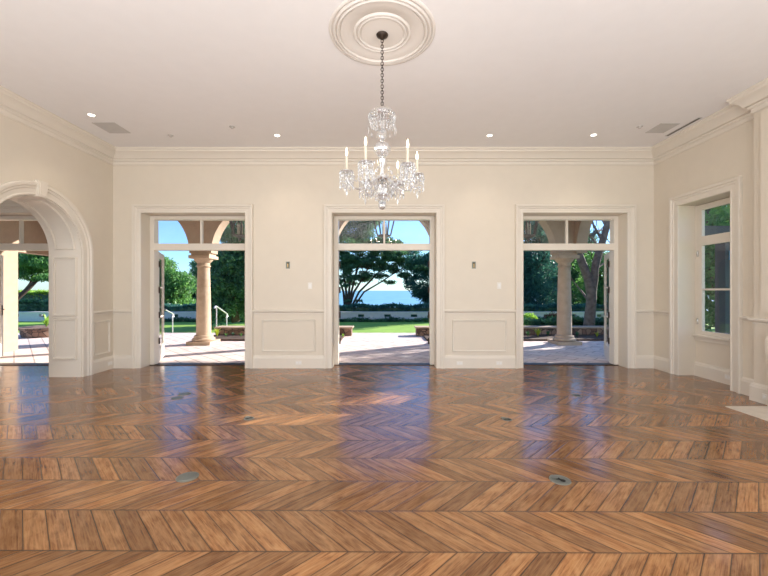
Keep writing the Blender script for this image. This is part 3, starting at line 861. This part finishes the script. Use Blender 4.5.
lantern(0, 8.5, 'black iron hanging lantern seen through the centre doorway transom')
lantern(-3.31, 8.5, 'black iron hanging lantern seen through the left doorway transom')
lantern(3.31, 8.5, 'black iron hanging lantern seen through the right doorway transom')

# ------------------------------------------------------------------ garden
ZL = -.42
obj('lawn', B(-60, 60, 12.8, 22.9, ZL - .3, ZL), 'grass', kind='structure')
obj('hillside', B(-80, 80, 22.9, 34, -6, -.5), 'soil', kind='structure')
bm = bmesh.new()
box(bm, -9000, 9000, 70, 16000, -31, -30)
obj('sea', bm, 'sea', kind='structure')
# low garden wall with pierced openings
bm = bmesh.new()
YG = 22.0; top = .10
box(bm, -40, 40, YG, YG + .25, ZL, -.16); box(bm, -40, 40, YG, YG + .25, .00, top - .0)
box(bm, -40, 40, YG - .05, YG + .30, top, top + .05)
x = -40.0
cuts = [(-1.37 + 1.58 * i) for i in range(-23, 26)]
cur = -40
for c in cuts:
    if c - .2 > cur: box(bm, cur, c - .19, YG, YG + .25, -.16, .00); cur = c + .19
box(bm, cur, 40, YG, YG + .25, -.16, .00)
obj('wall_garden', bm, 'paleplaster', kind='structure')
# beds in front of the low stone walls
bm = B(-5.4, -1.25, 10.75, 11.9, ZP, ZP + .05); box(bm, 1.25, 9.5, 10.75, 11.9, ZP, ZP + .05)
obj('flower_bed', bm, 'soil', kind='structure')
for x0, x1, lab in ((-5.4, -1.05, 'low rubble stone wall with pale coping, left of the lawn gap outside'), (1.05, 9.5, 'low rubble stone wall with pale coping, right of the lawn gap outside')):
    t = thing('stone_planter_wall', lab, 'stone wall', ((x0 + x1) / 2, 12.1, ZP))
    obj('stonework', B(x0, x1, 11.9, 12.3, ZP, .22), 'rubble', t)
    obj('coping', B(x0 - .05, x1 + .05, 11.85, 12.35, .22, .26, bev=.008), 'stone', t)
b = lathe(bmesh.new(), [(.62, 0), (.66, .12), (.66, .22), (.72, .24), (.72, .30), (.5, .30)], (-10.9, 12.0, ZP), 40)
tag(obj('round_planter', b, 'rubble', smooth=35), 'low round stone planter outside the arched opening on the left', 'planter')
# steps with handrails
b = bmesh.new()
for i in range(3): box(b, -7.95, -5.95, 12.8 + .32 * i, 13.12 + .32 * i, ZL, ZP - .1 * (i + 1))
obj('trim_garden_steps', b, 'paver', kind='structure')
for x, lab in ((-5.93, 'right of two pale metal handrails at the garden steps'), (-7.97, 'left of two pale metal handrails at the garden steps')):
    t = thing('handrail', lab, 'handrail', (x, 13.0, ZL))
    b = tube(bmesh.new(), [(x, 12.95, .80), (x, 12.95, .84), (x, 13.02, .88), (x, 13.1, .87), (x, 13.95, .56), (x, 14.02, .52), (x, 14.0, .44), (x, 13.92, .42)], .024, 8)
    obj('top_rail', b, 'rail', t, smooth=60)
    obj('post', tube(bmesh.new(), [(x, 13.1, ZL + .1), (x, 13.1, .87)], .020, 8), 'rail', t, smooth=60)
    obj('post', tube(bmesh.new(), [(x, 13.95, ZL), (x, 13.95, .56)], .020, 8), 'rail', t, smooth=60)

# ------------------------------------------------------------------ foliage
def leaves(clumps, n, size, seed, flat=1.0, shell=.55):
    """clumps: (cx,cy,cz,rx,ry,rz). returns mesh data of small leaf quads"""
    g = np.random.default_rng(seed)
    C_ = np.array(clumps, float)
    wts = (C_[:, 3] * C_[:, 4] * C_[:, 5]) ** .7; wts /= wts.sum()
    idx = g.choice(len(C_), n, p=wts)
    d = g.normal(size=(n, 3)); d /= np.linalg.norm(d, axis=1)[:, None]
    rr = shell + (1 - shell) * g.random(n) ** .6
    rr *= 1 + .16 * g.normal(size=n)
    p = C_[idx, :3] + d * rr[:, None] * C_[idx, 3:6]
    a = g.normal(size=(n, 3)); a /= np.linalg.norm(a, axis=1)[:, None]
    bvec = np.cross(a, g.normal(size=(n, 3))); bvec /= np.linalg.norm(bvec, axis=1)[:, None]
    s = size * (.6 + .8 * g.random(n))[:, None]
    v = np.stack([p - a * s, p - bvec * s * .35, p + a * s, p + bvec * s * .35], 1).reshape(-1, 3)
    return v
def leafobj(name, v, mat, parent):
    n = len(v) // 4
    me = bpy.data.meshes.new(name)
    off = np.array(wloc(parent)) if parent else np.zeros(3)
    v = v - off
    me.vertices.add(4 * n); me.vertices.foreach_set('co', v.astype(np.float32).ravel())
    me.loops.add(4 * n); me.loops.foreach_set('vertex_index', np.arange(4 * n, dtype=np.int32))
    me.polygons.add(n); me.polygons.foreach_set('loop_start', np.arange(0, 4 * n, 4, dtype=np.int32))
    me.update(calc_edges=True); me.validate()
    me.materials.append(M[mat])
    o = bpy.data.objects.new(name, me); COL.objects.link(o)
    if parent: o.parent = parent
    return o
def wp(px, py, D): return ((px - 384) / 370 * D, D, 1.45 - (py - 290) / 370 * D)
def branchy(bm, p, d, L, r, depth, rg, spread=.7, tips=None, up=.15):
    p = Vector(p); d = Vector(d).normalized(); n = 5; pts = [p.copy()]; rads = [r]
    for i in range(n):
        d = (d + Vector((rg.uniform(-1, 1), rg.uniform(-1, 1), rg.uniform(-.6, 1))) * .16 + Vector((0, 0, up * .3))).normalized()
        p = p + d * L / n; pts.append(p.copy()); rads.append(r * (1 - .45 * (i + 1) / n))
    tube(bm, pts, rads, 7)
    if tips is not None: tips.append(p.copy())
    if depth > 0:
        for j in range(3 if depth > 1 else 2):
            q = pts[rg.choice((2, 3, 4, 5))]
            nd = (d + Vector((rg.uniform(-1, 1), rg.uniform(-1, 1), rg.uniform(-.3, .8))) * spread).normalized()
            branchy(bm, q, nd, L * .68, r * .5, depth - 1, rg, spread, tips, up)
def blob_tree(name, label, base, clumps, mat, n, size, seed, trunk_r=.2, bark='darkbark', depth=3, L=2.2, dirs=None, cat='tree', shell=.5):
    t = thing(name, label, cat, base)
    rg = random.Random(seed); bm = bmesh.new(); tips = []
    for d in (dirs or [(0, 0, 1)]):
        branchy(bm, base, d, L, trunk_r, depth, rg, .8, tips)
    obj('trunk', bm, bark, t, smooth=60)
    leafobj('foliage', leaves(clumps, n, size, seed, shell=shell), mat, t)
    return t
def clumps_in(px0, px1, py0, py1, D, n, rad, seed, dd=1.5, fl=.6):
    g = random.Random(seed); out = []
    for i in range(n):
        D_ = D + g.uniform(-dd, dd)
        x, y, z = wp(g.uniform(px0, px1), g.uniform(py0, py1), D_)
        r = rad * g.uniform(.6, 1.2); out.append((x, y, z, r, r, r * fl))
    return out
# centre: spreading pine, trunk at left, flat layered canopy sloping down to the right
cl = []
g = random.Random(11)
def band(pxa, pxb, ya, yb, D, n, r, fl=.4, dd=1.2):
    return clumps_in(pxa, pxb, ya, yb, D, n, r, g.random(), dd, fl)
cl = band(300, 372, 212, 250, 27, 34, .9) + band(355, 398, 236, 262, 27, 22, .6) + band(345, 425, 252, 268, 27, 26, .55) + band(334, 372, 250, 290, 27, 20, .5) + band(372, 412, 262, 276, 27, 12, .45) + band(348, 362, 300, 303, 27, 2, .35, .3) + band(366, 392, 276, 283, 27, 4, .4)
cl += band(336, 402, 251, 270, 27, 26, .5) + band(340, 385, 262, 280, 27, 12, .38)
pt = thing('spreading_pine', 'spreading umbrella pine with leaning trunk seen through the centre doorway', 'tree', wp(346, 312, 27))
bm = bmesh.new(); rg = random.Random(5)
bx_, by_, bz_ = wp(346, 318, 27)
for (tx, ty, r) in ((352, 262, .13), (372, 262, .12), (392, 258, .11), (341, 255, .13), (412, 262, .09), (362, 245, .12), (330, 250, .12)):
    e = Vector(wp(tx, ty, 27 + rg.uniform(-.8, .8))); s = Vector((bx_, by_, bz_)); m = Vector(wp(348 + (tx - 348) * .25, 292, 27))
    pts = [s, s.lerp(m, .5), m, m.lerp(e, .35) + Vector((0, 0, -.05)), m.lerp(e, .7), e]
    tube(bm, pts, [r * .9, r * .8, r * .7, r * .55, r * .4, r * .2], 7)
    for j in range(5):
        q = m.lerp(e, .3 + .14 * j); branchy(bm, q, (rg.uniform(-.2, 1), rg.uniform(-.6, .6), rg.uniform(.2, 1)), .9, r * .3, 1, rg, .7)
obj('trunk', bm, 'darkbark', pt, smooth=60)
leafobj('foliage', leaves(cl, 80000, .08, 3, shell=.3), 'leafdark', pt)
blob_tree('shade_tree', 'dark leafy tree at the right side of the centre doorway view', wp(452, 312, 27.5), band(408, 450, 262, 300, 27.5, 20, .7, .8) + band(412, 440, 248, 270, 27.5, 10, .7), 'leafteal', 22000, .10, 21, .2, L=3)
# left doorway
blob_tree('dark_conifer', 'tall dark conifer seen right of the column in left doorway', wp(236, 322, 18.5),
          band(216, 262, 255, 312, 18.5, 50, .8, .8) + band(222, 275, 226, 262, 18.5, 30, .75, .7) + band(232, 262, 205, 235, 18.5, 10, .55, .7), 'leafdark', 52000, .09, 31, .22, L=3.5, shell=.4)
blob_tree('round_shrub_tree', 'bright green bushy tree left of the column in left doorway', wp(172, 318, 27),
          band(150, 186, 276, 310, 27, 30, .8, .8) + band(150, 178, 262, 285, 27, 12, .7, .8), 'leafmid', 30000, .11, 41, .15, L=2)
blob_tree('round_shrub_tree', 'darker green bush right behind the column in left doorway', wp(196, 318, 32),
          band(180, 214, 284, 312, 32, 26, .8, .8) + band(190, 212, 262, 290, 32, 10, .8, .8), 'leafdark', 24000, .11, 42, .15, L=2)
# right doorway : dense trees
big = []
for i, (pa, pb, ya, yb, D, n, r, m, lab) in enumerate((
    (500, 548, 215, 318, 27.5, 75, 1.1, 'leafteal', 'blue green evergreen left of the column in right doorway'),
    (545, 592, 232, 316, 33, 80, 1.3, 'leafdark', 'dark evergreen right behind the column in right doorway'),
    (588, 650, 258, 316, 27.5, 44, 1.1, 'leafmid', 'leafy green tree at the right side of the right doorway view'),
    (470, 512, 240, 300, 34, 30, 1.3, 'leafdark', 'dark tree hidden left of the right doorway view'))):
    blob_tree('evergreen_tree', lab, wp((pa + pb) / 2, 318, D), band(pa, pb, ya, yb, D, n, r, .7, 1.5), m, 50000, .10, 50 + i, .22, L=3.5, shell=.35, dirs=[(0.3, 0, 1), (-.4, .1, 1)])
# near bare oak trunk
tr = thing('bare_garden_tree', 'grey forked tree trunk with bare branches right of column in right doorway', 'tree', wp(589, 339, 13))
bm = bmesh.new(); rg = random.Random(9)
D = 12.9
def W(px, py, dd=0): return Vector(wp(px, py, D + dd))
tube(bm, [W(588, 343), W(588, 337), W(589, 325), W(590.5, 310), W(591.5, 298), W(591.5, 288)], [.27, .21, .18, .17, .16, .16], 12)
tube(bm, [W(591.5, 292), W(588, 278), W(583, 265), W(578, 252), W(575, 238), W(572, 222), W(570, 205)], [.17, .145, .135, .125, .11, .09, .07], 10)
tube(bm, [W(591.5, 292), W(594, 280), W(595, 268), W(598, 255), W(603, 240), W(608, 222), W(613, 200)], [.16, .13, .125, .12, .115, .10, .08], 10)
for s, e in (((598, 246), (584, 226)), ((602, 240), (590, 215)), ((606, 226), (596, 205)), ((576, 245), (590, 222)), ((590, 236), (604, 230)), ((594, 275), (606, 262)), ((588, 300), (576, 285))):
    a_, b_ = W(*s), W(*e, .6); md = a_.lerp(b_, .5) + Vector((rg.uniform(-.12, .12), 0, rg.uniform(-.1, .1)))
    tube(bm, [a_, md, b_], [.05, .038, .02], 6)
    branchy(bm, md, (b_ - a_) + Vector((rg.uniform(-.4, .4), 0, .2)), .8, .02, 1, rg, .8)
obj('trunk', bm, 'bark', tr, smooth=60)
leafobj('foliage', leaves(clumps_in(606, 650, 190, 250, 13.4, 8, .4, 77, .8, .7), 2500, .06, 5), 'leafmid', tr)
# arched room view
blob_tree('spreading_tree', 'spreading green tree seen through the arched opening on the left', wp(2, 312, 26.5),
          band(-10, 62, 248, 272, 26.5, 50, .8, .45) + band(10, 60, 268, 282, 26.5, 14, .6, .35), 'leafmid', 34000, .10, 61, .22, L=3, dirs=[(.3, 0, 1), (.8, 0, .8)])
# trees that dapple the loggia from the right; last pair added to block sun
for i, (x, y, r) in enumerate(((12.6, 13.6, 1.2), (18.2, 18.9, 1.9), (15.7, 11.2, 1.5), (10.4, 15.6, .55))):
    g2 = random.Random(70 + i)
    c2 = [(x + g2.uniform(-r, r), y + g2.uniform(-r, r), ((3.4, 3.4, 5.0, 8.2)[i]) + g2.uniform(-1.6, 2.8) * (.3 if i == 3 else 1), .9 - .3 * (i == 3), .9 - .3 * (i == 3), .6) for _ in range((13, 36, 36, 12)[i])]
    blob_tree('sun_blocking_tree', ['leafy tree standing just beyond the right end of the loggia', 'tall leafy tree far behind the right end of the loggia', 'unseen leafy tree added to block sun from the right wall window', 'unseen high crowned tree added to keep sun off the left door jamb'][i], (x, y, ZL), c2, 'leafmid', (8000, 30000, 30000, 7000)[i], .13, 80 + i, .25, L=3)
# seen through the right wall window
g2 = random.Random(15)
c2 = [(9.9 + g2.uniform(-1.0, 1.0), 10.7 + g2.uniform(-.7, .7), .2 + .11 * i, .55, .55, .45) for i in range(30)]
blob_tree('window_tree', 'leafy tree seen through the window in the right wall', (9.9, 10.7, -.4), c2, 'leafmid', 12000, .09, 91, .14, L=3)
obj('ground_side', B(5.6, 16, -4, 7.30, -.5, -.05), 'grass', kind='structure')
t = thing('garden_post', 'dark grey square post and beam seen through the right wall window', 'post', (7.52, 8.1, ZP))
obj('post', B(7.38, 7.66, 8.0, 8.25, ZP, 2.62), 'darkgrey', t)
obj('beam', B(6.3, 8.6, 8.0, 8.25, 2.62, 2.84), 'darkgrey', t)
tag(obj('blue_patch', B(7.45, 7.60, 7.96, 7.995, 2.10, 2.30), 'blue'), 'small blue patch in front of the dark post in the right wall window', 'panel')  # thin blue box that draws a small patch of blue

# hedges
def hedge(x0, x1, y0, y1, z0_, z1_, n, size, seed, mat, name, label):
    t = thing(name, label, 'hedge', ((x0 + x1) / 2, (y0 + y1) / 2, z0_))
    gg = np.random.default_rng(seed)
    p = gg.random((n, 3)) * [x1 - x0, y1 - y0, z1_ - z0_] + [x0, y0, z0_]
    p[:, 2] = np.where(gg.random(n) < .45, z1_ + .06 * np.sin(p[:, 0] * 3) + .05 * gg.normal(size=n), p[:, 2])
    a = gg.normal(size=(n, 3)); a /= np.linalg.norm(a, axis=1)[:, None]
    b2 = np.cross(a, gg.normal(size=(n, 3))); b2 /= np.linalg.norm(b2, axis=1)[:, None]
    s = size * (.6 + .8 * gg.random(n))[:, None]
    v = np.stack([p - a * s, p - b2 * s * .5, p + a * s, p + b2 * s * .5], 1).reshape(-1, 3)
    leafobj('foliage', v, mat, t)
    obj('inner_twigs', B(x0 + .1, x1 - .1, y0 + .12, y1 - .12, z0_, z1_ - .1), 'leafdark', t)
hedge(-14, 16, 23.2, 24.2, -.5, .42, 42000, .07, 1, 'leafteal', 'clipped_hedge', 'long low dark hedge behind the pierced garden wall')
hedge(-24, -15, 23.2, 24.4, -.5, .70, 16000, .08, 2, 'leafdark', 'clipped_hedge', 'dark clipped hedge seen through the arch above the garden wall')
hedge(-36, -22, 29, 31, -.5, 1.25, 26000, .10, 3, 'leaflight', 'sunlit_hedge', 'bright green sunlit hedge beyond the dark one, seen through the arch')
hedge(-14, 16, 21.55, 21.92, ZL, ZL + .14, 16000, .05, 4, 'leafdark', 'edging_plants', 'low dark planting at the foot of the pierced garden wall')
hedge(5.3, 9.5, 13.5, 14.2, ZL, .30, 9000, .06, 5, 'leafdark', 'low_shrubbery', 'dark low shrubbery behind the stone wall right of the column in right doorway')
# small plants in the beds
def plant(x, y, h, mat, label, seed, name='bed_plant'):
    t = thing(name, label, 'plant', (x, y, ZP + .05))
    rg = random.Random(seed); bm = bmesh.new()
    for i in range(26):
        a = rg.uniform(0, 2 * PI); L = h * rg.uniform(.6, 1.1); lean = rg.uniform(.15, .9)
        dx, dy = math.cos(a), math.sin(a); wv = Vector((-dy, dx, 0)) * h * .07
        p0 = Vector((x, y, ZP + .05)); p1 = p0 + Vector((dx * lean * L * .4, dy * lean * L * .4, L * .6)); p2 = p0 + Vector((dx * lean * L, dy * lean * L, L * (.95 - .3 * lean)))
        v = [bm.verts.new(q) for q in (p0 - wv * .4, p0 + wv * .4, p1 + wv, p2, p1 - wv)]
        bm.faces.new(v)
    obj('foliage', bm, mat, t)
g = random.Random(8)
for i, (px, D_, h, m, lab) in enumerate((
    (217, 11.4, .30, 'yellow', 'yellow green leafy plant beside the left doorway column'), (226, 11.3, .14, 'leafmid', 'first low plant right of the yellow one in left bed'),
    (233, 11.5, .15, 'leafdark', 'dark low plant in middle of the left bed'), (241, 11.3, .14, 'leafmid', 'low plant at the right end of left doorway view'),
    (343, 11.2, .14, 'leaflight', 'small light plant at foot of stone wall, left of centre doorway view'),
    (528, 11.4, .20, 'leafmid', 'low plant at the left end of right doorway bed'), (538, 11.4, .30, 'yellow', 'yellow green leafy plant left of the column in right doorway'),
    (548, 11.5, .22, 'leafdark', 'dark low plant just left of the column in right doorway'), (577, 11.3, .20, 'leafdark', 'dark low plant right of the column in right doorway'),
    (597, 11.2, .20, 'yellow', 'yellow green plant in front of the forked tree trunk'), (606, 11.4, .18, 'leafmid', 'green low plant at the right end of right doorway bed'))):
    plant((px - 384) / 370 * D_, D_, h, m, lab, i)
plant(-10.9, 11.95, .45, 'leaflight', 'light green plant in the round planter beyond the arch', 40)
bpy.data.objects['bed_plant.011'].location.z = ZP + .30
for i, (px, lab) in enumerate(((528, 'pale green rounded shrub on the lawn left of column in right doorway'), (553, 'reddish brown shrub on lawn beside column in right doorway'))):
    x, y, z = wp(px, 318, 19)
    t = thing('lawn_shrub', lab, 'shrub', (x, 19, ZL))
    leafobj('foliage', leaves([(x, 19, ZL + .3, .45, .4, .35)], 4000, .05, i), ('leaflight', 'soil')[i], t)
